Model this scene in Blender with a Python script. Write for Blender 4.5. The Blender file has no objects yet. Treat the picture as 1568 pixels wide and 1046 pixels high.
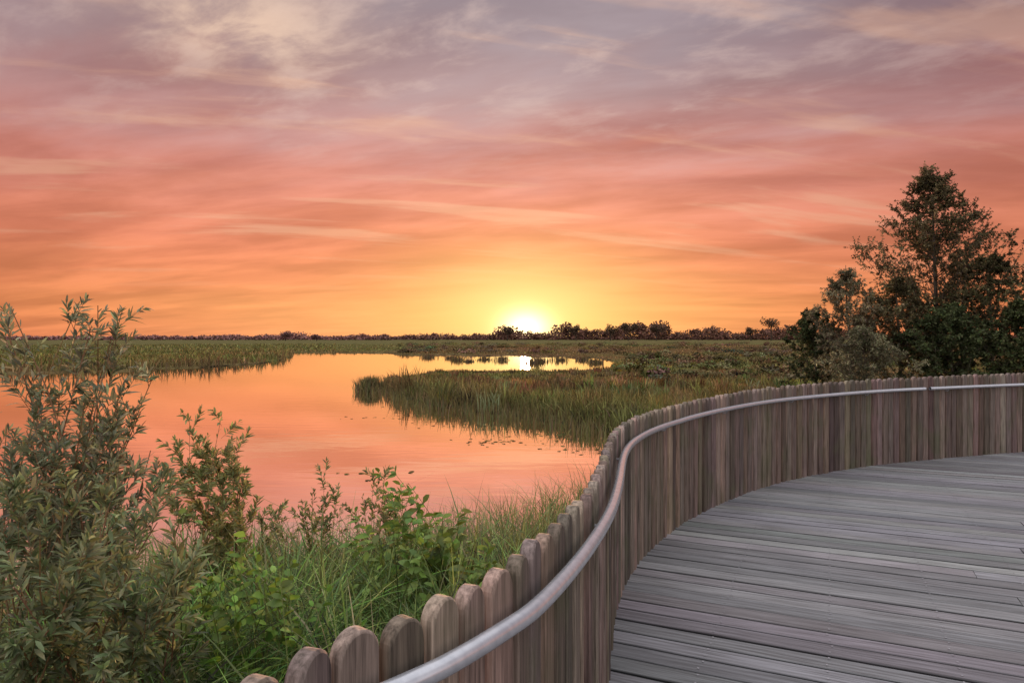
import bpy, math, numpy as np
from mathutils import Vector
rng=np.random.default_rng(7)
scene=bpy.context.scene
F=1045.0; EYE=3.0; DECK=1.3; HOR=517.0
def W(px,py):            # image pixel -> point on water level, projected through the assumed camera
    d=EYE*F/(py-HOR); return ((px-784)/F*d,d)
def P(px,py,d): return np.array([(px-784)/F*d,d,EYE-(py-HOR)/F*d])
def lin(c):
    c=np.array(c,float)/255.; return tuple(np.where(c<=.04045,c/12.92,((c+.055)/1.055)**2.4))
def nrm(v): return v/np.maximum(np.linalg.norm(v,axis=-1,keepdims=True),1e-9)

# ------------------------------------------------------------ mesh helpers
class Acc:
    def __init__(s): s.V=[];s.T=[];s.C=[];s.M=[];s.n=0
    def add(s,V,T,C,m=0):
        V=V.reshape(-1,3);T=T.reshape(-1,3);C=C.reshape(-1,3)
        s.V.append(V);s.T.append(T+s.n);s.C.append(C);s.M.append(np.full(len(T),m,np.int32));s.n+=len(V)
    def build(s,name,mats,smooth=False,parent=None):
        V=np.concatenate(s.V).astype(np.float32);T=np.concatenate(s.T).astype(np.int32);C=np.concatenate(s.C);M=np.concatenate(s.M)
        me=bpy.data.meshes.new(name)
        me.vertices.add(len(V));me.vertices.foreach_set('co',V.ravel())
        me.loops.add(len(T)*3);me.loops.foreach_set('vertex_index',T.ravel())
        me.polygons.add(len(T));me.polygons.foreach_set('loop_start',np.arange(len(T),dtype=np.int32)*3)
        for m in mats: me.materials.append(m)
        me.polygons.foreach_set('material_index',M)
        me.update(calc_edges=True)
        me.polygons.foreach_set('use_smooth',np.full(len(T),smooth))
        a=me.color_attributes.new('Col','FLOAT_COLOR','POINT')
        a.data.foreach_set('color',np.concatenate([C,np.ones((len(C),1))],1).astype(np.float32).ravel())
        ob=bpy.data.objects.new(name,me);scene.collection.objects.link(ob)
        if parent: ob.parent=parent
        return ob
def ribbon(acc,C,S,Wd,col,m=0):
    N,K,_=C.shape
    V=np.stack([C-S*Wd[...,None],C+S*Wd[...,None]],2).reshape(N,K*2,3)
    t=[]
    for k in range(K-1):
        a=2*k; t+= [[a,a+1,a+3],[a,a+3,a+2]]
    T=np.array(t)[None]+(np.arange(N)*K*2)[:,None,None]
    acc.add(V,T,np.repeat(col[:,None,:],K*2,1),m)
def tubes(acc,C,R,col,sides=5,m=0,ref=(1,.13,.07)):
    N,K,_=C.shape
    T=nrm(np.gradient(C,axis=1)); ref=np.array(ref)/np.linalg.norm(ref)
    a=nrm(np.cross(T,np.broadcast_to(ref,T.shape))); b=np.cross(T,a)
    th=np.arange(sides)/sides*2*np.pi
    V=C[:,:,None]+R[...,None,None]*(a[:,:,None]*np.cos(th)[:,None]+b[:,:,None]*np.sin(th)[:,None])
    t=[]
    for k in range(K-1):
        for i in range(sides):
            j=(i+1)%sides; A=k*sides
            t+=[[A+i,A+j,A+sides+j],[A+i,A+sides+j,A+sides+i]]
    TT=np.array(t)[None]+(np.arange(N)*K*sides)[:,None,None]
    acc.add(V,TT,np.repeat(col[:,None,:],K*sides,1),m)
def vary(base,N,amt=.25,hue=.12):
    b=np.array(base)[None]*(1+amt*rng.normal(size=(N,1)))*(1+hue*rng.normal(size=(N,3)))
    return np.clip(b,.004,.9)

# ------------------------------------------------------------ materials
def newmat(name):
    m=bpy.data.materials.new(name);m.use_nodes=True;nt=m.node_tree;nt.nodes.clear()
    return m,nt,nt.nodes.new('ShaderNodeOutputMaterial')
def foliage(name,tr=.35,gloss=0):
    m,nt,o=newmat(name);N=nt.nodes;L=nt.links
    at=N.new('ShaderNodeAttribute');at.attribute_name='Col'
    p=N.new('ShaderNodeBsdfDiffuse');L.new(at.outputs['Color'],p.inputs['Color']);out=p.outputs[0]
    if tr>0:
        t=N.new('ShaderNodeBsdfTranslucent');mx=N.new('ShaderNodeMixShader');mx.inputs[0].default_value=tr
        L.new(at.outputs['Color'],t.inputs['Color']);L.new(out,mx.inputs[1]);L.new(t.outputs[0],mx.inputs[2]);out=mx.outputs[0]
    if gloss>0:
        g=N.new('ShaderNodeBsdfGlossy');g.inputs['Roughness'].default_value=.5;mx=N.new('ShaderNodeMixShader');mx.inputs[0].default_value=gloss
        L.new(out,mx.inputs[1]);L.new(g.outputs[0],mx.inputs[2]);out=mx.outputs[0]
    L.new(out,o.inputs[0]);return m
m_leaf=foliage('leaf_foliage',.4,.03); m_grass=foliage('grass_blades',.38,.025); m_reed=foliage('reed_blades',.28); m_far=foliage('distant_foliage',0)
m_tree=foliage('tree_foliage',.3,.0);m_bark=foliage('bark',0)
def wood(name,sc,rough=.75,bump=.35,moss=False,uv=False,lo=.3,hi=1.25):
    m,nt,o=newmat(name);N=nt.nodes;L=nt.links
    tc=N.new('ShaderNodeTexCoord');mp=N.new('ShaderNodeMapping');mp.inputs['Scale'].default_value=sc
    if uv: a2=N.new('ShaderNodeUVMap');a2.uv_map='UVMap';L.new(a2.outputs[0],mp.inputs[0])
    else: L.new(tc.outputs['Object'],mp.inputs[0])
    n=N.new('ShaderNodeTexNoise');n.inputs['Scale'].default_value=1;n.inputs['Detail'].default_value=7;n.inputs['Roughness'].default_value=.65
    L.new(mp.outputs[0],n.inputs['Vector'])
    at=N.new('ShaderNodeAttribute');at.attribute_name='Col'
    r=N.new('ShaderNodeValToRGB');r.color_ramp.elements[0].position=.3;r.color_ramp.elements[0].color=(lo,lo*.95,lo*.92,1);r.color_ramp.elements[1].position=.68;r.color_ramp.elements[1].color=(hi,hi,hi,1)
    L.new(n.outputs['Fac'],r.inputs[0])
    mu=N.new('ShaderNodeMixRGB');mu.blend_type='MULTIPLY';mu.inputs[0].default_value=1
    L.new(at.outputs['Color'],mu.inputs[1]);L.new(r.outputs[0],mu.inputs[2])
    out=mu.outputs[0]
    n2=N.new('ShaderNodeTexNoise');n2.inputs['Scale'].default_value=3.3 if moss else 1.1;n2.inputs['Detail'].default_value=5
    L.new(tc.outputs['Object'],n2.inputs['Vector'])
    r2=N.new('ShaderNodeValToRGB');r2.color_ramp.elements[0].position=.52;r2.color_ramp.elements[1].position=.74
    r2.color_ramp.elements[0].color=(0,0,0,1);r2.color_ramp.elements[1].color=(.55,.55,.55,1) if moss else (.35,.35,.35,1)
    L.new(n2.outputs['Fac'],r2.inputs[0])
    m3=N.new('ShaderNodeMixRGB');L.new(r2.outputs[0],m3.inputs[0]);L.new(out,m3.inputs[1])
    m3.inputs[2].default_value=(.075,.082,.04,1) if moss else (.12,.122,.132,1)
    out=m3.outputs[0]
    p=N.new('ShaderNodeBsdfPrincipled');p.inputs['Roughness'].default_value=rough;p.inputs['Specular IOR Level'].default_value=.3
    L.new(out,p.inputs['Base Color'])
    b=N.new('ShaderNodeBump');b.inputs['Strength'].default_value=bump;b.inputs['Distance'].default_value=.004
    h=n.outputs['Fac']
    if uv:
        s=N.new('ShaderNodeSeparateXYZ');L.new(a2.outputs[0],s.inputs[0])
        ml=N.new('ShaderNodeMath');ml.operation='MULTIPLY';ml.inputs[1].default_value=2*math.pi/.0185;L.new(s.outputs[1],ml.inputs[0])
        sn=N.new('ShaderNodeMath');sn.operation='SINE';L.new(ml.outputs[0],sn.inputs[0])
        ad=N.new('ShaderNodeMath');ad.operation='MULTIPLY_ADD';ad.inputs[1].default_value=.22;L.new(sn.outputs[0],ad.inputs[0]);L.new(h,ad.inputs[2])
        h=ad.outputs[0]
    L.new(h,b.inputs['Height']);L.new(b.outputs[0],p.inputs['Normal'])
    L.new(p.outputs[0],o.inputs[0]);return m
m_fence=wood('weathered_fence_wood',(75,75,3.2),.85,.8,True,lo=.25,hi=1.35)
m_deck=wood('weathered_deck_wood',(1.8,50,1),.55,.45,False,True,lo=.33,hi=1.35)

# ------------------------------------------------------------ water outline (metres)
poly=[(-140,24),(-40,9),(-12,7.6),(-5,7.4),(-2,8.0),(0,9.6),(1.3,12),(3,15),(4.6,18),(4.7,20.6)]
poly+=[W(*q) for q in [(942,666),(918,655),(880,652),(850,645),(812,643),(780,634),(742,633),(700,624),(672,624),(640,614),(612,608),(590,600),(583,592),(590,584),(612,580),(640,575),(660,571),(700,569),(745,570),(800,569),(860,569),(930,566)]]
poly+=[W(*q) for q in [(945,555),(910,548),(880,549),(860,546),(820,547),(780,544),(740,546),(700,544),(650,545),(607,544),(600,541.6),(520,540.5),(450,540.0),(447,546),(432,551),(400,557),(350,560),(310,563.5),(250,565),(200,569),(120,570),(60,572),(0,573)]]
poly+=[(-140,66)]
poly=np.array(poly)
def sdist(X,Y):  # >0 on land
    out=np.empty(X.shape)
    A=poly;B=np.roll(poly,-1,0)
    for s in range(0,len(X),40000):
        x=X[s:s+40000,None];y=Y[s:s+40000,None]
        d=B-A;t=np.clip(((x-A[:,0])*d[:,0]+(y-A[:,1])*d[:,1])/(d**2).sum(1),0,1)
        q=np.hypot(x-A[:,0]-t*d[:,0],y-A[:,1]-t*d[:,1]).min(1)
        c=((A[:,1]>y)!=(B[:,1]>y))&(x<(B[:,0]-A[:,0])*(y-A[:,1])/(B[:,1]-A[:,1]+1e-12)+A[:,0])
        ins=c.sum(1)%2==1
        out[s:s+40000]=np.where(ins,-q,q)
    tx,ty=W(566,598); out=np.maximum(out,.62-np.hypot(X-tx,(Y-ty)*.8)); return out
def lf(x,y,s,ph=0): return (np.sin(x/s+ph)+np.sin(y/s*1.3+1.7*ph+.8)+np.sin((x+y)/s*.73+ph*2)+np.sin((x-1.6*y)/s*1.9+ph))/4
def ss(a,b,x): t=np.clip((x-a)/(b-a),0,1);return t*t*(3-2*t)
def groundz(x,y,sd):
    z=-.5+ .62*ss(-1.2,.35,sd)
    near=ss(9,3.5,np.hypot(x,y))*(sd>0)
    return z+near*.5+.04*lf(x,y,1.3)*(sd>0)

# ------------------------------------------------------------ fence path
pp=np.array([(-1.9,-2.2),(-1.6,-1.1),(-1.2,0),(-.8,.62),(-.56,.98),(-.408,1.205),(-.352,1.30),(-.28,1.378),(-.208,1.454),(-.139,1.547),(-.07,1.652),(-.006,1.76),(.092,2.0),(.20,2.31),(.328,2.75),(.445,3.3),(.55,3.86),(.66,4.35),(.82,4.85),(1.14,5.56),(1.70,6.46),(2.6,7.52),(3.51,8.30),(4.79,9.08),(5.95,9.57),(7.57,10.16),(9.5,10.65),(12,11.1),(15,11.4)])
def catmull(P,n=24):
    o=[]
    Q=np.vstack([2*P[0]-P[1],P,2*P[-1]-P[-2]])
    for i in range(1,len(Q)-2):
        a,b,c,d=Q[i-1:i+3]
        for k in range(n):
            t=k/n;o.append(.5*((2*b)+(c-a)*t+(2*a-5*b+4*c-d)*t*t+(-a+3*b-3*c+d)*t**3))
    o.append(Q[-2]);return np.array(o)
cp=catmull(pp)
for _ in range(60): cp[1:-1]=cp[1:-1]*.5+.25*(cp[2:]+cp[:-2])
sl=np.r_[0,np.cumsum(np.hypot(*np.diff(cp,axis=0).T))]
def path(s):
    x=np.interp(s,sl,cp[:,0]);y=np.interp(s,sl,cp[:,1])
    e=.03;tx=np.interp(s+e,sl,cp[:,0])-np.interp(s-e,sl,cp[:,0]);ty=np.interp(s+e,sl,cp[:,1])-np.interp(s-e,sl,cp[:,1])
    l=np.hypot(tx,ty);return x,y,tx/l,ty/l
def htop(y): return np.interp(y,[0,3,6,8.3,10.1,12],[1.13,1.12,1.10,1.13,1.17,1.18])

fence=Acc()
sp=.1125;ss_=np.arange(.1,sl[-1]-.1,sp)
arc=np.linspace(0,np.pi,15)
for i,s in enumerate(ss_):
    x,y,tx,ty=path(s)
    w=.0485+rng.normal()*.0014;th=.021
    top=DECK+htop(y)+rng.normal()*.006
    bot=.62
    rr=w*1.05
    prof=[(-w,bot),(w,bot)]+[(w*math.cos(a),top-rr+rr*math.sin(a)) for a in arc]
    prof=np.array(prof);n=len(prof)
    ins=prof.copy();ins[:,0]*=.90;ins[2:,1]-=.006
    lean=rng.normal()*.006;yaw=rng.normal()*.05+.12;ca,sa=math.cos(yaw),math.sin(yaw)
    t=np.array([tx*ca-ty*sa,tx*sa+ty*ca]);nn=np.array([t[1],-t[0]])
    jo=rng.normal()*.003
    def ring(p,o):
        q=lean*(p[:,1]-1.9);o=o+jo
        return np.c_[x+t[0]*(p[:,0]+q)+nn[0]*o,y+t[1]*(p[:,0]+q)+nn[1]*o,p[:,1]]
    V=np.vstack([ring(ins,-th),ring(prof,-th+.006),ring(prof,th-.006),ring(ins,th)])
    T=[]
    for k in range(3):
        for a in range(n):
            b=(a+1)%n;A=k*n
            T+=[[A+a,A+b,A+n+b],[A+a,A+n+b,A+n+a]]
    for k in range(1,n-1):
        T.append([0,k+1,k]);T.append([3*n,3*n+k,3*n+k+1])
    base=np.array([.150,.115,.096])*np.exp(.34*rng.normal())*(1+.05*rng.normal(size=3))
    C=np.repeat(np.clip(base,.04,.4)[None],4*n,0)
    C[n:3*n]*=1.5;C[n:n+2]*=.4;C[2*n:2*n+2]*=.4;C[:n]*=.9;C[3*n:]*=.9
    fence.add(V,np.array(T),C)
fence_ob=fence.build('wooden_fence',[m_fence])
m_rail,nt,o=newmat('galvanised_steel');N=nt.nodes;L=nt.links
p=N.new('ShaderNodeBsdfPrincipled');p.inputs['Metallic'].default_value=.55;p.inputs['Roughness'].default_value=.27
n=N.new('ShaderNodeTexNoise');n.inputs['Scale'].default_value=40;n.inputs['Detail'].default_value=6
tc=N.new('ShaderNodeTexCoord');L.new(tc.outputs['Object'],n.inputs['Vector'])
r=N.new('ShaderNodeValToRGB');r.color_ramp.elements[0].position=.3;r.color_ramp.elements[0].color=(.39,.41,.45,1);r.color_ramp.elements[1].position=.7;r.color_ramp.elements[1].color=(.50,.52,.56,1)
L.new(n.outputs['Fac'],r.inputs[0]);L.new(r.outputs[0],p.inputs['Base Color']);L.new(p.outputs[0],o.inputs[0])
rail=Acc()
s=np.linspace(.1,sl[-1]-.1,500);x,y,tx,ty=path(s)
off=.074
rz=DECK+htop(y)-np.interp(y,[0,3,10],[.11,.11,.165])
C=np.c_[x+ty*off,y-tx*off,rz][None]
cut=int(np.argmin(abs(C[0,:,0]-5.75)))
for seg in (C[:,:cut],C[:,cut+1:]):
    tubes(rail,seg,np.full(seg.shape[:2],.0225),np.ones((1,3))*.6,16,0,ref=(0,0,1))
for s0 in np.arange(.6,sl[-1]-.3,1.6):
    x,y,tx,ty=path(s0);z=float(np.interp(s0,s,rz))
    c=np.array([[[x+ty*.018,y-tx*.018,z-.045],[x+ty*.05,y-tx*.05,z-.045],[x+ty*off,y-tx*off,z-.012]]])
    tubes(rail,c,np.full((1,3),.007),np.ones((1,3))*.5,8)
rail.build('handrail',[m_rail],True,fence_ob)

# ------------------------------------------------------------ deck
ang=math.radians(-25);u=np.array([math.cos(ang),math.sin(ang)]);nv=np.array([-u[1],u[0]])
cpath=cp@nv;spath=cp@u
def s_at(c): return np.interp(c,cpath,spath)
me=bpy.data.meshes.new('boardwalk_deck');V=[];Fc=[];UV=[];CC=[]
pw=.160;gap=.017;c=cpath[0]+.1;idx=0
screws=Acc()
while c<cpath[-1]-.05:
    c0=c;c1=c+pw-gap*rng.uniform(.8,1.15)
    a0,a1=s_at(c0),s_at(c1);end=a0+15
    j=rng.uniform(2.2,4.6)
    cuts=[a0+j]
    while cuts[-1]<end-2: cuts.append(cuts[-1]+4.2)
    cuts=[q for q in cuts if q<end-1]+[end]
    b0,b1=a0,a1
    for q in cuts:
        dz=rng.normal()*.0015;tl=rng.normal()*.0012;ch=.006
        sec=[(c0,-.03),(c0,-ch),(c0+ch,0),(c1-ch,0),(c1,-ch),(c1,-.03)]
        bi=len(V)
        for e in (0,1):
            for k,(cc,zz) in enumerate(sec):
                ss0=(b0+(b1-b0)*(cc-c0)/(c1-c0)) if e==0 else q-.004
                pt=u*ss0+nv*cc;V.append((pt[0],pt[1],DECK+zz+dz+tl*(1 if k>2 else -1)))
        colr=np.clip(np.array([.185,.186,.198])*np.exp(.18*rng.normal())*(1+.025*rng.normal(size=3)),.08,.45)
        o1=rng.uniform(0,50)
        for k in range(5):
            Fc.append((bi+k,bi+6+k,bi+7+k,bi+k+1))
            UV.append([(b0+o1,(sec[k][0]-c0)+idx*.37),(q+o1,(sec[k][0]-c0)+idx*.37),(q+o1,(sec[k+1][0]-c0)+idx*.37),(b0+o1,(sec[k+1][0]-c0)+idx*.37)])
        Fc.append((bi,bi+1,bi+2,bi+3,bi+4,bi+5));UV.append([(0,0)]*6)
        Fc.append((bi+11,bi+10,bi+9,bi+8,bi+7,bi+6));UV.append([(0,0)]*6)
        for e in (0,1):
            for k in range(6):
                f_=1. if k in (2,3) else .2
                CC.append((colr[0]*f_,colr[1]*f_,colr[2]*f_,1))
        b0=b1=q
    for js in np.arange(math.ceil((a0+.15)/.6)*.6,min(end,a0+9),.6):
        for cc in (c0+.03,c1-.03):
            pt=u*(js+rng.normal()*.006)+nv*cc;th=np.arange(7)/7*2*np.pi
            v=np.vstack([[pt[0],pt[1],DECK+.0065],np.c_[pt[0]+.006*np.cos(th),pt[1]+.006*np.sin(th),np.full(7,DECK+.006)]])
            screws.add(v,np.array([[0,1+i,1+(i+1)%7] for i in range(7)]),np.ones((8,3))*.5)
    c+=pw;idx+=1
me.from_pydata(V,[],Fc);uvl=me.uv_layers.new(name='UVMap')
flat=[q for f in UV for q in f];uvl.data.foreach_set('uv',np.array(flat,np.float32).ravel())
ca_=me.color_attributes.new('Col','FLOAT_COLOR','POINT');ca_.data.foreach_set('color',np.array(CC,np.float32).ravel())
me.materials.append(m_deck);deck=bpy.data.objects.new('boardwalk_deck',me);scene.collection.objects.link(deck)
screws.build('deck_screws',[m_rail],False,deck)
def on_deck(x,y,m=.12):
    c=x*nv[0]+y*nv[1];s=x*u[0]+y*u[1]
    return (c>cpath[0])&(c<cpath[-1])&(s>s_at(c)-m)&(s<s_at(c)+15)|((x>1)&(y<8)&(c<=cpath[0]))

# ------------------------------------------------------------ ground
rad=np.r_[0.3,np.geomspace(1,4500,300)];NA=900
th=np.arange(NA)/NA*2*np.pi;RR,TH=np.meshgrid(rad,th,indexing='ij')
X=(RR*np.sin(TH)).ravel();Y=(RR*np.cos(TH)).ravel();sd=sdist(X,Y)
Z=groundz(X,Y,sd)
g=Acc();i,j=np.meshgrid(np.arange(len(rad)-1),np.arange(NA),indexing='ij');j2=(j+1)%NA
a=i*NA+j;b=i*NA+j2;c_=(i+1)*NA+j2;d=(i+1)*NA+j
T=np.stack([np.stack([a,c_,b],-1),np.stack([a,d,c_],-1)],2)
def landcol(X,Y,sd,N):
    r=np.hypot(X,Y)
    gr=np.array([.120,.135,.043]);ol=np.array([.155,.122,.050]);br=np.array([.18,.104,.058])
    f1=ss(-.35,.45,lf(X,Y,11,1)+.35*lf(X,Y,3,2)+.3*lf(X,Y,1.1,5));f2=ss(.0,.55,lf(X,Y*.5,19,3)+.4*lf(X,Y,4,.5))
    f1=np.clip(f1+ss(12,28,r)*.2-.25,0,1)
    c=gr*(1-f1[:,None])+ol*f1[:,None];c=c*(1-.6*f2[:,None])+br*.6*f2[:,None]
    fb=(ss(70,130,r)*ss(-.22,-.1,X/np.maximum(r,1))*ss(320,170,r))[:,None]
    c=c*(1-.65*fb)+np.array([.155,.090,.052])*.65*fb
    farleft=(ss(100,220,r)*ss(.0,-.25,X/np.maximum(r,1)))[:,None]
    c=c*(1-farleft)+np.array([.13,.132,.052])*farleft
    ff=ss(220,420,r)[:,None];c=c*(1-.7*ff)+np.array([.15,.128,.058])*.7*ff
    return c
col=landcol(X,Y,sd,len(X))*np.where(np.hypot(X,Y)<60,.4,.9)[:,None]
col[sd<.1]=(.03,.025,.018)
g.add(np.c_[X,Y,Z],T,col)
m_g,nt,o=newmat('marsh_ground');N=nt.nodes;L=nt.links
at=N.new('ShaderNodeAttribute');at.attribute_name='Col';tc=N.new('ShaderNodeTexCoord')
n=N.new('ShaderNodeTexNoise');n.inputs['Scale'].default_value=.25;n.inputs['Detail'].default_value=9;n.inputs['Roughness'].default_value=.75;L.new(tc.outputs['Object'],n.inputs['Vector'])
r=N.new('ShaderNodeValToRGB');r.color_ramp.elements[0].position=.35;r.color_ramp.elements[0].color=(.4,.4,.4,1);r.color_ramp.elements[1].position=.65;r.color_ramp.elements[1].color=(1.35,1.35,1.35,1)
mu=N.new('ShaderNodeMixRGB');mu.blend_type='MULTIPLY';mu.inputs[0].default_value=1
p=N.new('ShaderNodeBsdfDiffuse')
L.new(n.outputs['Fac'],r.inputs[0]);L.new(at.outputs['Color'],mu.inputs[1]);L.new(r.outputs[0],mu.inputs[2]);L.new(mu.outputs[0],p.inputs['Color']);L.new(p.outputs[0],o.inputs[0])
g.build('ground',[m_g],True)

# ------------------------------------------------------------ water
m_w,nt,o=newmat('calm_water');N=nt.nodes;L=nt.links
gl=N.new('ShaderNodeBsdfGlossy');gl.inputs['Roughness'].default_value=.035;gl.inputs['Color'].default_value=(1.,.94,.88,1)
df=N.new('ShaderNodeBsdfDiffuse');df.inputs['Color'].default_value=(.05,.045,.035,1)
fr=N.new('ShaderNodeLayerWeight');fr.inputs['Blend'].default_value=.5
mr=N.new('ShaderNodeMapRange');mr.inputs['From Min'].default_value=.2;mr.inputs['From Max'].default_value=.7;mr.inputs['To Min'].default_value=.35;mr.inputs['To Max'].default_value=.98
mx=N.new('ShaderNodeMixShader');L.new(fr.outputs['Facing'],mr.inputs['Value']);L.new(mr.outputs[0],mx.inputs[0])
L.new(df.outputs[0],mx.inputs[1]);L.new(gl.outputs[0],mx.inputs[2])
tc=N.new('ShaderNodeTexCoord');mp=N.new('ShaderNodeMapping');mp.inputs['Scale'].default_value=(.5,1.6,1)
n=N.new('ShaderNodeTexNoise');n.inputs['Scale'].default_value=1.2;n.inputs['Detail'].default_value=3
b=N.new('ShaderNodeBump');b.inputs['Strength'].default_value=.07;b.inputs['Distance'].default_value=.05
L.new(tc.outputs['Object'],mp.inputs[0]);L.new(mp.outputs[0],n.inputs['Vector']);L.new(n.outputs['Fac'],b.inputs['Height']);L.new(b.outputs[0],gl.inputs['Normal'])
L.new(mx.outputs[0],o.inputs[0])
wa=Acc();wa.add(np.array([[-200,2,0],[60,2,0],[60,200,0],[-200,200,0.]]),np.array([[0,1,2],[0,2,3]]),np.zeros((4,3)));wa.build('water',[m_w])

# ------------------------------------------------------------ marsh reeds and grass
def blades(acc,x,y,z0,h,wd,col,lean=.35,K=4,m=0):
    N=len(x);az=rng.uniform(0,2*np.pi,N);d=np.c_[np.cos(az),np.sin(az)]
    ln=(rng.gamma(2,lean/2,N)*h)
    t=np.linspace(0,1,K)[None]
    C=np.empty((N,K,3));C[...,0]=x[:,None]+d[:,:1]*ln[:,None]*t**2;C[...,1]=y[:,None]+d[:,1:]*ln[:,None]*t**2
    C[...,2]=z0[:,None]+h[:,None]*(t-.28*np.minimum(ln/h,1.6)[:,None]*t**3)
    sa=az+np.pi/2+rng.normal(size=N)*.7;S=np.stack([np.cos(sa),np.sin(sa),np.zeros(N)],-1)[:,None]
    keep=~on_deck(C[:,-1,0],C[:,-1,1],.06) & ~on_deck(C[:,K//2,0],C[:,K//2,1],.06)
    wp=np.interp(np.linspace(0,1,K),[0,.3,.7,1],[.7,1,.7,.05])
    C=C[keep];S=S[keep]
    ribbon(acc,C,np.broadcast_to(S,C.shape),wd[keep][:,None]*wp[None],col[keep],m)
rd=Acc()
def scatter(N,r0,r1,a0,a1,pw_=1.0):
    r=r0*(r1/r0)**(rng.uniform(0,1,N)**pw_);a=np.radians(rng.uniform(a0,a1,N));return r*np.sin(a),r*np.cos(a)
x,y=scatter(210000,11,300,-44,44,1.0)
s_=sdist(x,y);k=(s_>-.15)&~on_deck(x,y,.3)&~((y<13)&(x<3));x,y,s_=x[k],y[k],s_[k]
r=np.hypot(x,y)
hh=(.50+.26*lf(x,y,6,2)+.34*lf(x,y,1.2,4))*rng.uniform(.5,1.25,len(x))
fringe=np.exp(-(np.maximum(s_,0)/2.0)**2)
hh*=1+.85*fringe*(1+.9*lf(x,y,.8,3))*ss(60,35,r)
isl=ss(34,46,r)*(x/r>-.25);hh*=1-.66*isl*(1-.45*ss(-.1,.4,lf(x,y*.6,3.5,6))*(1-.8*ss(44,50,r)*ss(125,110,r)*(x/r<.16)))
hh*=1+1.1*(x/r<-.27)*fringe*(r<110)*(1+.5*lf(x,y,2.5,1))
hh=np.clip(hh,.10,1.7)*np.clip((s_+.4)/.6,.5,1)
nz_=np.exp(.42*rng.normal(size=(len(x),1)))
col=landcol(x,y,s_,len(x))*nz_*(1+.1*rng.normal(size=(len(x),3)))*(1+.35*lf(x,y,2.2,8))[:,None]
edge=np.exp(-(np.maximum(s_,0)/.8)**2)[:,None];col=col*(1-.5*edge)+np.array([.13,.085,.05])*.5*edge
gg=(ss(38,22,r)*ss(-.05,.08,x/r))[:,None]*(.6+.4*lf(x,y,1.5,1))[:,None];col=col*(1-.75*gg)+np.array([.130,.175,.052])*.75*gg*nz_
blades(rd,x,y,groundz(x,y,s_)-.03,hh,.004+r*.00062,np.clip(col,.01,.5),.45)
tc_x,tc_y=scatter(1500,18,90,-22,40);ts=sdist(tc_x,tc_y);k=(ts>.2)&~on_deck(tc_x,tc_y,1);tc_x,tc_y=tc_x[k],tc_y[k]
M=len(tc_x);n_=26;x=np.repeat(tc_x,n_)+rng.normal(size=M*n_)*.22;y=np.repeat(tc_y,n_)+rng.normal(size=M*n_)*.22
hb=np.repeat(rng.uniform(.45,1.15,M)*np.where(np.hypot(tc_x,tc_y)>42,.5,1),n_)*rng.uniform(.6,1.1,M*n_)
blades(rd,x,y,np.full(len(x),.08),hb,.005+np.hypot(x,y)*.0005,np.clip(np.repeat(vary((.15,.128,.052),M,.40,.2),n_,0)*np.exp(.2*rng.normal(size=(len(x),1))),.02,.5),.4)
tx,ty=W(566,598);n_=900;x=tx+rng.normal(size=n_)*.3;y=ty+rng.normal(size=n_)*.5
blades(rd,x,y,np.full(n_,-.1),rng.uniform(.5,1.05,n_),np.full(n_,.02),vary((.15,.13,.06),n_),.25)
for q in [(702,552,.9),(718,554,.5),(741,551,.7),(768,552,.8),(818,556,1.0),(828,554,.7),(856,552,.9),(893,552,.7),(655,548,.8),(690,549,.7),(912,556,.8)]:
    tx,ty=W(q[0],q[1]);n_=110;x=tx+rng.normal(size=n_)*.6*q[2];y=ty+rng.normal(size=n_)*.8
    blades(rd,x,y,np.full(n_,-.1),rng.uniform(.4,1.05,n_)*q[2],np.full(n_,.05),vary((.10,.075,.04),n_),.3)
Pn=poly[10:22];q=rng.integers(0,len(Pn)-1,1500);t=rng.uniform(0,1,1500)[:,None];pt=Pn[q]*(1-t)+Pn[q+1]*t+rng.normal(size=(1500,2))*[.5,.7]-[.3,.5]
blades(rd,pt[:,0],pt[:,1],np.full(1500,-.1),rng.uniform(.25,.8,1500),np.full(1500,.012),vary((.13,.11,.05),1500),.3)
rd.build('marsh_reeds',[m_reed])

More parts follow.
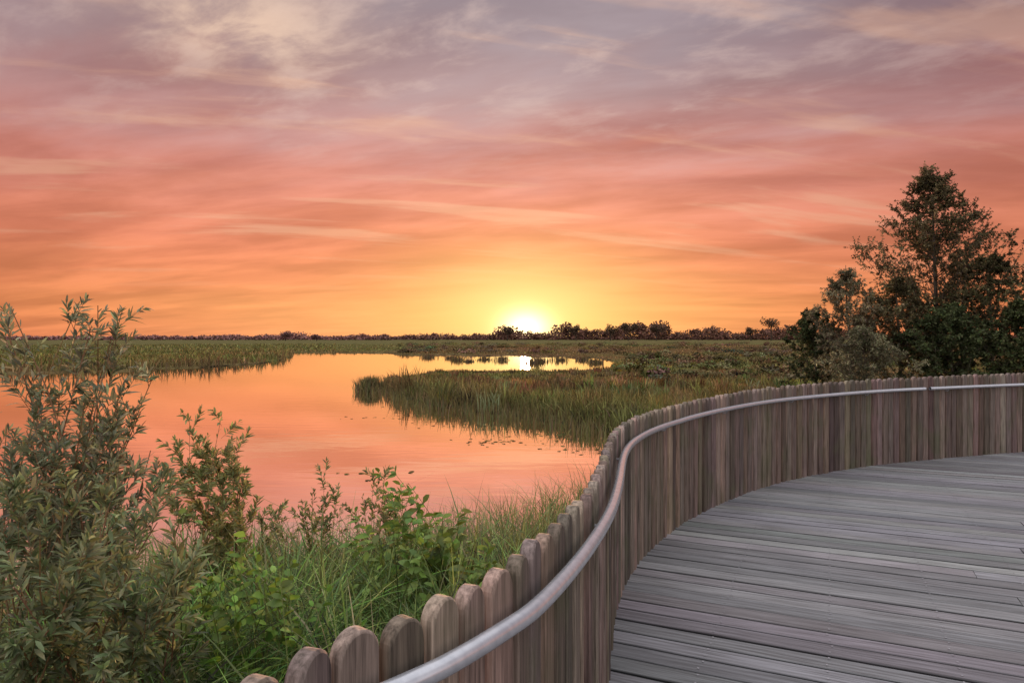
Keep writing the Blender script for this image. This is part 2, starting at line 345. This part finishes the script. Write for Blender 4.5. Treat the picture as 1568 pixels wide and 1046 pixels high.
# ------------------------------------------------------------ generic leaves
def leaves(acc,p,dr,ln,wd,col,droop=.25,m=0):
    N=len(p);up=nrm(rng.normal(size=(N,3))*.6+[0,0,1]);S=nrm(np.cross(dr,up))
    t=np.array([0,.35,.72,1.])
    C=p[:,None]+dr[:,None]*ln[:,None,None]*t[None,:,None]
    C[...,2]-=(droop*ln)[:,None]*t[None]**2
    ribbon(acc,C,np.broadcast_to(S[:,None],C.shape),wd[:,None]*np.array([.12,1,.72,.03])[None],col,m)
def shoots(acc,B,Tp,nl,ll,lw,lcol,scol,bow=.15,sr=.004,t0=.15,ang_=.75,droop=.25,var=.25,jit=0.3):
    M=len(B);K=6;t=np.linspace(0,1,K)[None,:,None]
    L_=np.linalg.norm(Tp-B,axis=1)
    mid=(B+Tp)/2+rng.normal(size=(M,3))*(bow*L_)[:,None]*[.6,.6,.2]+np.c_[np.zeros((M,2)),L_*.1]
    ct=(1-t)**2*B[:,None]+2*t*(1-t)*mid[:,None]+t*t*Tp[:,None]
    tubes(acc,ct,sr*np.linspace(1,.35,K)[None]*np.ones((M,1)),vary(scol,M,.15,.05),3 if sr<.006 else 5,1)
    tt=rng.uniform(t0,1,(M,nl))**.85;T=tt[...,None]
    p=(1-T)**2*B[:,None]+2*T*(1-T)*mid[:,None]+T*T*Tp[:,None]
    tan=nrm(2*(1-T)*(mid-B)[:,None]+2*T*(Tp-mid)[:,None])
    rv=rng.normal(size=(M,nl,3));rv=nrm(rv-(rv*tan).sum(-1,keepdims=True)*tan)
    a=ang_*(1.15-.5*tt)[...,None]*rng.uniform(.7,1.3,(M,nl,1))
    dr=nrm(tan*np.cos(a)+rv*np.sin(a))
    n=M*nl;ln=(ll*rng.uniform(.6,1.2,(M,nl))*(1.05-.45*tt**3)).ravel()
    c_=vary(lcol,n,var,.08);pale=rng.uniform(size=(n,1))<.15;c_=np.where(pale,np.clip(c_*1.5+.02,0,.7),c_)
    leaves(acc,p.reshape(-1,3),dr.reshape(-1,3),ln,lw*ln/ll,c_,droop)
def bushy(name,base,tips,sub,sublen,nl,ll,lw,lcol,scol,sr=.012,spread=.25,lo=.22,**kw):
    acc=Acc();tips=np.array(tips,float);M=len(tips)
    B=np.array(base)[None]+rng.normal(size=(M,3))*[spread,spread,0]
    shoots(acc,B,tips,int(nl*.8),ll,lw,lcol,scol,.1,sr,.5,**kw)
    t=rng.uniform(lo,.97,(M,sub,1));st=B[:,None]*(1-t)+tips[:,None]*t;st[...,2]+=.1*np.sin(t[...,0]*3.1)
    d=nrm(nrm(tips-B)[:,None]*.9+rng.normal(size=(M,sub,3))*[.55,.55,.25]+[0,0,.35])
    e=st+d*(sublen*rng.uniform(.5,1.2,(M,sub,1))*(1.15-.5*t))
    shoots(acc,st.reshape(-1,3),e.reshape(-1,3),nl,ll,lw,lcol,scol,.12,sr*.3,.08,**kw)
    return acc.build(name,[m_leaf,m_bark])
stemc=(.20,.12,.065);wil=(.185,.195,.112)
tips=[P(122,462,4.3),P(150,468,4.4),P(188,474,4.5),P(140,500,4.3),P(170,520,4.4),P(18,475,4.0),P(5,490,4.1),P(235,575,4.6),P(60,590,4.2),P(215,630,4.4),P(-70,640,4.0),P(185,590,4.0),P(40,660,3.8),P(130,610,4.1),P(170,670,4.0),P(230,690,4.3),P(80,690,3.8),P(-10,690,3.8),P(120,700,4.2),P(60,670,4.6),P(10,650,4.6),P(160,660,4.6),P(200,720,3.9),P(20,735,3.8),P(150,740,3.8),P(-30,600,4.2)]
bushy('willow_shrub',(-2.95,4.35,.4),tips,16,.34,24,.098,.0088,wil,stemc,.008,.25,.3)
tips=[P(px,py,d) for px,py,d in [(30,760,3),(100,740,3.1),(170,760,3.1),(240,800,3.2),(280,860,3.2),(60,820,2.7),(130,850,2.6),(200,880,2.7),(20,900,2.5),(-40,780,2.9),(250,940,2.8),(100,930,2.5),(180,980,2.5),(-60,880,2.6),(30,990,2.4),(230,760,3.7),(250,730,4.2),(0,730,3.3),(270,900,3.0)]]
bushy('willow_shrub',(-1.95,2.95,.6),tips,18,.33,27,.09,.0085,(.155,.180,.084),stemc,.007,.3)
tips=[P(px,py,d) for px,py,d in [(340,632,5.6),(362,668,5.5),(318,665,5.6),(290,640,5.8),(375,720,5.4),(300,720,5.4),(340,740,5.2),(265,680,5.6),(390,780,5.2),(330,800,5.0),(280,790,5.),(310,690,5.7),(350,700,5.7),(240,700,5.6)]]
bushy('willow_sapling',P(335,930,5.6)*[1,1,0]+[0,0,.35],tips,15,.32,26,.085,.010,(.21,.215,.082),(.24,.12,.06),.005,.15)
for tt_,cc,nm in [([(496,722,6.2),(478,755,6.1),(515,760,6.2),(455,775,6.0),(505,800,6)],(.19,.205,.085),'willow_sapling'),
               ([(590,712,6.0),(572,735,6.1),(555,760,6.0),(600,760,5.9),(540,790,5.9),(610,790,5.8)],(.20,.205,.08),'willow_sapling'),
               ([(430,775,6.6),(415,800,6.3),(440,820,6.2),(400,790,6.0)],(.19,.205,.085),'willow_sapling')]:
    tips=[P(*q) for q in tt_];bs=np.mean(tips,0);bs[2]=.25
    bushy(nm,bs,tips,10,.26,20,.075,.0095,cc,(.18,.10,.05),.004,.1)
def herb(name,spots,ll,lw,colr,n=14,h=.9):
    acc=Acc()
    for (px,py,d) in spots:
        t=P(px,py,d);M=n
        Tp=t+rng.normal(size=(M,3))*[.17,.22,.12]-[0,0,.08];Tp[0]=t
        B=np.c_[t[0]+rng.normal(size=M)*.2,t[1]+rng.normal(size=M)*.25,np.maximum(Tp[:,2]-h,.2)]
        shoots(acc,B,Tp,12,ll,lw,colr,(.16,.18,.06),.08,.0045,.3,1.25,.35,.28)
    return acc.build(name,[m_leaf,m_bark])
herb('broadleaf_herbs',[(625,740,5.2),(650,780,5.0),(600,810,4.7),(680,800,5.0),(640,850,4.5),(720,840,4.7),(700,880,4.2)],.14,.029,(.14,.215,.045))
herb('bramble_plants',[(350,850,3.7),(400,872,3.6),(440,870,3.8),(310,885,3.6)],.10,.027,(.145,.25,.042),9)
bg=Acc()
def land_sample(N,x0,x1,y0,y1):
    x=rng.uniform(x0,x1,N);y=rng.uniform(y0,y1,N);s_=sdist(x,y);k=(s_>0)&~on_deck(x,y,.10);return x[k],y[k],s_[k]
x,y,s_=land_sample(24000,-8,1.6,.8,12)
hh=rng.uniform(.45,1.0,len(x))*(1+.25*lf(x,y,.6,2))
c1=landcol(x*3,y*3,s_,len(x));col=(np.array([.13,.18,.057])*(.75)+c1*.35)*np.exp(.4*rng.normal(size=(len(x),1)))*(1+.08*rng.normal(size=(len(x),3)))
blades(bg,x,y,groundz(x,y,s_)-.02,hh,rng.uniform(.003,.008,len(x)),np.clip(col,.01,.5),.7,6)
nc=380;cx=rng.uniform(-2.6,.5,nc);cy=rng.uniform(1.0,5.8,nc);n_=60
x=np.repeat(cx,n_)+rng.normal(size=nc*n_)*.07;y=np.repeat(cy,n_)+rng.normal(size=nc*n_)*.07
hb=np.repeat(rng.uniform(.7,1.25,nc),n_)*rng.uniform(.6,1.1,nc*n_);cc=np.repeat(vary((.135,.205,.062),nc,.35,.14),n_,0)*np.exp(.42*rng.normal(size=(nc*n_,1)))
s_=sdist(x,y);k=(s_>0)&~on_deck(x,y,.12)
blades(bg,x[k],y[k],groundz(x,y,s_)[k]-.02,hb[k],rng.uniform(.005,.0115,k.sum()),np.clip(cc[k],.01,.6),1.1,8)
n_=1900;x=rng.uniform(-1.1,.55,n_);y=6.3+x*.9+rng.normal(size=n_)*.5;k=sdist(x,y)>-.3;k&=~on_deck(x,y,.1);x,y=x[k],y[k]
blades(bg,x,y,np.full(len(x),.15),rng.uniform(.5,1.4,len(x)),rng.uniform(.005,.012,len(x)),vary((.16,.195,.076),len(x)),.55,6)
x,y=scatter(5000,6.5,8.6,-50,5);s_=sdist(x,y);k=s_>-.2;x,y=x[k],y[k]
blades(bg,x,y,np.full(len(x),.1),rng.uniform(.3,.95,len(x)),np.full(len(x),.006),vary((.17,.17,.072),len(x)),.5,5)
bg.build('bank_grass',[m_grass])

# ------------------------------------------------------------ trees
def tree(name,base,H,R,lcol,leaf=.11,lw=.035,low=.08,limbs=85,twigs=9,up=1.1,bark=(.10,.08,.062),per=24,pr=(.62,.92,1,.66,.3,.06),tl=.30,q0=.15):
    acc=Acc();base=np.array(base,float)
    K=9;t=np.linspace(0,1,K)
    tr=base[None]+np.c_[.12*np.sin(t*5),.1*np.sin(t*4+1),t*H*.93]
    tubes(acc,tr[None],(.013*H*(1-t*.95)+.004)[None],np.array([bark]),8,1)
    h=low+(.99-low)*rng.uniform(0,1,limbs)**.8
    az=np.arange(limbs)*2.399+rng.normal(size=limbs)*.3
    sect=1+.24*np.sin(az*3+h*11)
    prof=np.clip(np.interp(h,[low,.18,.32,.6,.85,1],pr),.04,1.2)*np.clip(sect+.10*rng.normal(size=limbs),.5,1.2)
    hb=h*.90;B=np.stack([np.interp(hb*H,t*H*.93,tr[:,i]) for i in range(3)],-1)
    ln=R*prof
    D=np.stack([np.cos(az)*ln,np.sin(az)*ln,ln*up*rng.uniform(.6,1.15,limbs)+.02*H],-1)
    rr_=np.hypot(D[:,0],D[:,1])
    Tp=B+D;cap=base[2]+H*(1-.33*np.minimum(rr_/R,1)**.8)*(.93+.07*rng.uniform(size=limbs));Tp[:,2]=np.minimum(Tp[:,2],cap)
    s=np.linspace(0,1,6)[None,:,None];mid=(B+Tp)/2+np.c_[np.zeros((limbs,2)),-.12*ln]+rng.normal(size=(limbs,3))*.05
    C=(1-s)**2*B[:,None]+2*s*(1-s)*mid[:,None]+s*s*Tp[:,None]
    tubes(acc,C,(.004*H*(1-h)*.5+.006)[:,None]*np.linspace(1,.2,6)[None],vary(bark,limbs,.1,.03),5,1)
    q=rng.uniform(q0,1,(limbs,twigs,1));q[:,:2]=1.0;st=(1-q)**2*B[:,None]+2*q*(1-q)*mid[:,None]+q*q*Tp[:,None]
    d=nrm(nrm(D)[:,None]*.5+rng.normal(size=(limbs,twigs,3))*[.75,.75,.5]+[0,0,.35])
    e=st+d*(tl*R**.5*rng.uniform(.4,1.15,(limbs,twigs,1)))*(1-.4*h)[:,None,None]
    gi=rng.integers(0,4,limbs);gi=np.repeat(gi,twigs)
    for g_ in range(4):
        sel=gi==g_
        if not sel.any(): continue
        cc=np.array(lcol)*[.6,.85,1.15,1.55][g_]
        shoots(acc,st.reshape(-1,3)[sel],e.reshape(-1,3)[sel],per,leaf,lw,cc,bark,.1,.005,.0,1.1,.3,.3)
    return acc.build(name,[m_tree,m_bark])
def TB(px,d): return ((px-784)/F*d,d,.15)
cone=(.75,1,1,.85,.5,.15)
tree('alder_tree',TB(1430,22),8.75,2.15,(.115,.093,.048),leaf=.078,lw=.020,low=.12,limbs=185,twigs=14,up=1.25,per=23,pr=(.8,1,1,.80,.42,.06),tl=.38,q0=.3)
tree('willow_tree',TB(1298,21.5),5.5,1.05,(.17,.148,.09),leaf=.085,lw=.014,low=.1,limbs=100,twigs=11,up=1.4,pr=cone,tl=.34,q0=.2)
tree('alder_tree',TB(1375,21.4),5.2,1.3,(.115,.098,.05),leaf=.08,lw=.021,low=.08,limbs=90,twigs=11,up=1.3,pr=cone,tl=.34,q0=.2)
tree('alder_shrub',TB(1246,23),4.1,1.1,(.06,.072,.032),leaf=.08,lw=.026,low=.05,limbs=85,twigs=11,up=1.0)
tree('alder_tree',TB(1516,21),5.8,1.7,(.092,.083,.04),leaf=.08,lw=.023,low=.05,limbs=120,twigs=11,up=1.2,pr=cone,tl=.34,q0=.2)
tree('alder_shrub',TB(1572,19),4.2,1.5,(.07,.083,.036),leaf=.085,lw=.028,low=.04,limbs=90,twigs=11,up=.9)
tree('alder_shrub',TB(1455,20),4.0,1.8,(.062,.076,.033),leaf=.085,lw=.028,low=.03,limbs=110,twigs=11,up=.9)
tree('willow_shrub',TB(1325,19.5),3.3,1.3,(.15,.14,.082),leaf=.085,lw=.014,low=.03,limbs=90,twigs=11,up=1.0)

# ------------------------------------------------------------ distant trees
dt=Acc()
def blob(acc,c,rx,rz,n,size,col,ry=None):
    v=nrm(rng.normal(size=(n,3)))*(rng.uniform(0,1,(n,1))**.4);ry=ry or rx
    p=np.array(c)+v*[rx,ry,rz]
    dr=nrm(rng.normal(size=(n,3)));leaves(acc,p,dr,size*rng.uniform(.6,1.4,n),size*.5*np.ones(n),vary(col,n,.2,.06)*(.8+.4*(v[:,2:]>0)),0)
def hprof(px):
    return np.interp(px,[-400,0,100,300,400,440,500,640,700,760,772,800,815,860,880,905,930,960,1010,1022,1060,1120,1200,1260,1568,2000],
                        [6,5,5,6,9,11,7,8,10,11,20,19,16,18,23,19,24,24,26,19,18,16,18,15,12,12])
ph=rng.uniform(0,6,4)
for px in np.arange(-500,2100,3.0):
    big=rng.uniform()<.2
    mod=.8+.22*math.sin(px/17+ph[0])+.16*math.sin(px/7.3+ph[1])
    D=rng.uniform(750,1000);h=(hprof(px)*mod*(rng.uniform(.95,1.2) if big else rng.uniform(.6,.95)))/F*D+2.;x=(px-784+rng.normal()*3)/F*D
    hz=ss(300,0,px)*.2+.8*ss(800,450,px)
    cc=(np.array([.11,.058,.042])*(1-hz)+np.array([.23,.12,.11])*hz)*rng.uniform(.8,1.2)  # air haze painted into the tree colour, paler towards the left
    if big:
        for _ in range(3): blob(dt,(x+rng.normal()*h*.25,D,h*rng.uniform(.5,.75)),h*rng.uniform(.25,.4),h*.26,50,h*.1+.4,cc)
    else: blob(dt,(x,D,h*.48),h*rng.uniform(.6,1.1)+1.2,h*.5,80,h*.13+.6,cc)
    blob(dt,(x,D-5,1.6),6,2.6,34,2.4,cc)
for px,top,w_ in [(1181,485,11),(1216,491,9),(1005,491,14),(777,497,9),(962,493,9),(882,496,7),(1150,500,7),(935,495,8),(437,508,8),(485,512,7)]:
    D=600;h=(HOR-top)/F*D+3;x=(px-784)/F*D
    for q in range(7):
        blob(dt,(x+rng.normal()*w_*.25,D,h*rng.uniform(.5,.8)),w_*.32,h*.2,110,.9,(.085,.06,.042) if px>600 else (.18,.10,.09))  # left-hand crowns get the same painted-in haze tone
    tubes(dt,np.array([[[x,D,0],[x,D,h*.6]]]),np.array([[.5,.3]]),np.array([[.05,.04,.03]]),5)
dt.build('distant_tree_line',[m_far])
sh=Acc()
for _ in range(200):
    px=rng.uniform(600,1240);D=125*(330/125)**rng.uniform();x=(px-784)/F*D
    if sdist(np.array([x]),np.array([float(D)]))[0]<.8: continue
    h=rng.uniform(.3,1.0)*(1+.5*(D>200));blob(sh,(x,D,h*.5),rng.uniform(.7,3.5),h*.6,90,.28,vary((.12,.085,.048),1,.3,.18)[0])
for _ in range(120):
    px=rng.uniform(950,1230);D=rng.uniform(45,120);x=(px-784)/F*D
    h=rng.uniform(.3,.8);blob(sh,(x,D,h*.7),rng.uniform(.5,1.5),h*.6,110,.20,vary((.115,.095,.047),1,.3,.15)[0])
sh.build('marsh_bushes',[m_far])

lp=Acc()
for cx,cy,n_ in [(760,677,40),(735,655,18),(850,668,26),(700,650,14),(905,690,20),(575,640,10),(610,622,12),(640,636,12),(560,725,8)]:
    c0=np.array(W(cx,cy))
    for _ in range(n_):
        q=c0+rng.normal(size=2)*[.7,.35];r_=rng.uniform(.025,.07);th=np.linspace(.3,5.98,9)+rng.uniform(0,6)
        v=np.vstack([[q[0],q[1],.006],np.c_[q[0]+r_*np.cos(th),q[1]+r_*np.sin(th),.006+rng.uniform(0,.006,9)]])
        lp.add(v,np.array([[0,i+1,i+2] for i in range(8)]),np.repeat(vary((.10,.10,.04),1),10,0))
lp.build('lily_pads',[m_reed])

# ------------------------------------------------------------ sky
world=bpy.data.worlds.new('World');scene.world=world;world.use_nodes=True
nt=world.node_tree;nt.nodes.clear();N=nt.nodes;L=nt.links
def mth(op,*a,clamp=False):
    n=N.new('ShaderNodeMath');n.operation=op;n.use_clamp=clamp
    for i,v in enumerate(a):
        if isinstance(v,(int,float)): n.inputs[i].default_value=v
        else: L.new(v,n.inputs[i])
    return n.outputs[0]
def mix(f,a,b,bt='MIX'):
    n=N.new('ShaderNodeMixRGB');n.blend_type=bt
    for i,v in enumerate((f,a,b)):
        if isinstance(v,(int,float)): n.inputs[i].default_value=v
        elif isinstance(v,tuple): n.inputs[i].default_value=tuple(v)+(1,)
        else: L.new(v,n.inputs[i])
    return n.outputs[0]
def smooth(v,a,b,lo=0.,hi=1.):
    n=N.new('ShaderNodeMapRange');n.interpolation_type='SMOOTHSTEP';L.new(v,n.inputs['Value'])
    for k,q in zip(('From Min','From Max','To Min','To Max'),(a,b,lo,hi)): n.inputs[k].default_value=q
    return n.outputs[0]
tc=N.new('ShaderNodeTexCoord');nz=N.new('ShaderNodeVectorMath');nz.operation='NORMALIZE';L.new(tc.outputs['Generated'],nz.inputs[0])
sx=N.new('ShaderNodeSeparateXYZ');L.new(nz.outputs[0],sx.inputs[0]);X_,Y_,Z_=sx.outputs
el=mth('MULTIPLY',mth('ARCSINE',Z_),57.2958);az=mth('MULTIPLY',mth('ARCTAN2',X_,Y_),57.2958)
zp=mth('ADD',mth('MAXIMUM',Z_,0.),.12)
cb=N.new('ShaderNodeCombineXYZ');L.new(mth('DIVIDE',X_,zp),cb.inputs[0]);L.new(mth('DIVIDE',Y_,zp),cb.inputs[1])
def noise(scale,rot,det=7,rough=.55,sc=1,loc=(0,0,0),dist=0.):
    mp=N.new('ShaderNodeMapping');mp.inputs['Rotation'].default_value=(0,0,math.radians(rot))
    m2=N.new('ShaderNodeMapping');m2.inputs['Scale'].default_value=scale;m2.inputs['Location'].default_value=loc
    L.new(cb.outputs[0],mp.inputs[0]);L.new(mp.outputs[0],m2.inputs[0])
    n=N.new('ShaderNodeTexNoise');n.inputs['Scale'].default_value=sc;n.inputs['Detail'].default_value=det;n.inputs['Roughness'].default_value=rough;n.inputs['Distortion'].default_value=dist
    L.new(m2.outputs[0],n.inputs['Vector']);return n.outputs['Fac']
n1=noise((.8,1.5,1),22,6,.55,1.2,(3,1,0),.25)
n2=noise((2.2,3.6,1),28,6,.6,1.5,(7,4,0),.2)
n3=noise((.45,1.9,1),-14,5,.55,1.7,(1,9.5,0),.2)
n4=noise((.55,1.8,1),10,5,.55,1.2,(5,2,0),.2)
ep=mth('ADD',el,mth('MULTIPLY',mth('SUBTRACT',n1,.5),mth('MINIMUM',mth('MULTIPLY',mth('MAXIMUM',el,0.),.8),12.)))
rp=N.new('ShaderNodeValToRGB');L.new(mth('DIVIDE',ep,32.,clamp=True),rp.inputs[0])
st=[(0,(250,146,98)),(2.6,(254,152,98)),(6.4,(252,150,108)),(9,(247,150,116)),(13,(234,152,132)),(16,(212,154,146)),(20,(184,152,152)),(25,(168,153,159)),(31,(172,160,170))]
cr=rp.color_ramp
while len(cr.elements)<len(st): cr.elements.new(.5)
for e_,(pos,c) in zip(cr.elements,st): e_.position=pos/32.;e_.color=lin(c)+(1,)
colr=rp.outputs[0]
colr=mix(1.,colr,mix(smooth(n1,.34,.66),(.80,.77,.79),(1.09,1.08,1.07)),'MULTIPLY')
colr=mix(1.,colr,mix(smooth(n4,.38,.60),(.86,.81,.82),(1.04,1.04,1.03)),'MULTIPLY')
colr=mix(mth('MULTIPLY',smooth(n2,.46,.72),mth('MULTIPLY',smooth(el,10,23),.46)),colr,lin((236,208,196)))
colr=mix(mth('MULTIPLY',smooth(n3,.52,.66),mth('MULTIPLY',smooth(el,2,9),.36)),colr,lin((255,202,164)))
def gauss(ca,ce,wa_,we):
    a=mth('POWER',mth('ABSOLUTE',mth('DIVIDE',mth('SUBTRACT',az,ca),wa_)),2.);b=mth('POWER',mth('ABSOLUTE',mth('DIVIDE',mth('SUBTRACT',el,ce),we)),2.)
    return mth('EXPONENT',mth('MULTIPLY',mth('ADD',a,b),-1.))
colr=mix(mth('MULTIPLY',gauss(-22,23,8,3.0),smooth(n2,.34,.62,.1,.8)),colr,lin((248,212,184)))
dk=smooth(mth('ABSOLUTE',mth('SUBTRACT',az,-5.)),8,44)
colr=mix(dk,colr,mix(1.,colr,(.72,.68,.72),'MULTIPLY'))
colr=mix(mth('MULTIPLY',gauss(-3,1.0,24,3.2),.60),colr,lin((255,194,128)))
colr=mix(mth('MULTIPLY',gauss(1.15,2,11,5.2),.82),colr,lin((255,204,126)))
colr=mix(mth('MULTIPLY',gauss(1.15,1.5,5.4,3.4),.95),colr,lin((255,234,156)))
colr=mix(1.,colr,mix(gauss(1.15,.8,1.8,1.3),(0.,0.,0.),(2.2,1.7,1.0)),'ADD')
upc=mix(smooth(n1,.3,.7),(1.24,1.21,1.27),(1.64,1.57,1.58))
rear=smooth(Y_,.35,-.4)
colr=mix(mth('MAXIMUM',smooth(el,29,48),mth('MULTIPLY',rear,smooth(el,-2,12))),colr,upc)  # unseen overhead and rear sky brightened to add fill light on the foreground
sky=N.new('ShaderNodeTexSky');sky.sky_type='NISHITA';sky.sun_disc=False;sky.sun_elevation=math.radians(1.8);sky.sun_rotation=math.radians(1.15)
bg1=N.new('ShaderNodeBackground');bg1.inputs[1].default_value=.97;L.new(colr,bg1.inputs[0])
bg2=N.new('ShaderNodeBackground');bg2.inputs[1].default_value=.012;L.new(sky.outputs[0],bg2.inputs[0])
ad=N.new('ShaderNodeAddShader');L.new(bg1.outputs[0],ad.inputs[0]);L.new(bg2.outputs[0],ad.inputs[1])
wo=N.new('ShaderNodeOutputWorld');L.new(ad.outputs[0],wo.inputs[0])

sd_=bpy.data.lights.new('sun','SUN');sd_.energy=4.2;sd_.angle=math.radians(.8);sd_.color=(1,.50,.23)
so=bpy.data.objects.new('sun',sd_);scene.collection.objects.link(so)
a_,e_=math.radians(1.15),math.radians(1.9);sv=Vector((math.sin(a_)*math.cos(e_),math.cos(a_)*math.cos(e_),math.sin(e_)))
so.rotation_euler=(-sv).to_track_quat('-Z','Y').to_euler()

cam=bpy.data.cameras.new('camera');cam.sensor_width=36;cam.lens=36*F/1568;cam.clip_end=12000;cam.clip_start=.05
co=bpy.data.objects.new('camera',cam);scene.collection.objects.link(co);co.location=(0,0,EYE)
co.rotation_euler=(math.radians(90-.33),0,0);scene.camera=co
scene.view_settings.view_transform='Standard';scene.view_settings.look='None';scene.view_settings.exposure=0
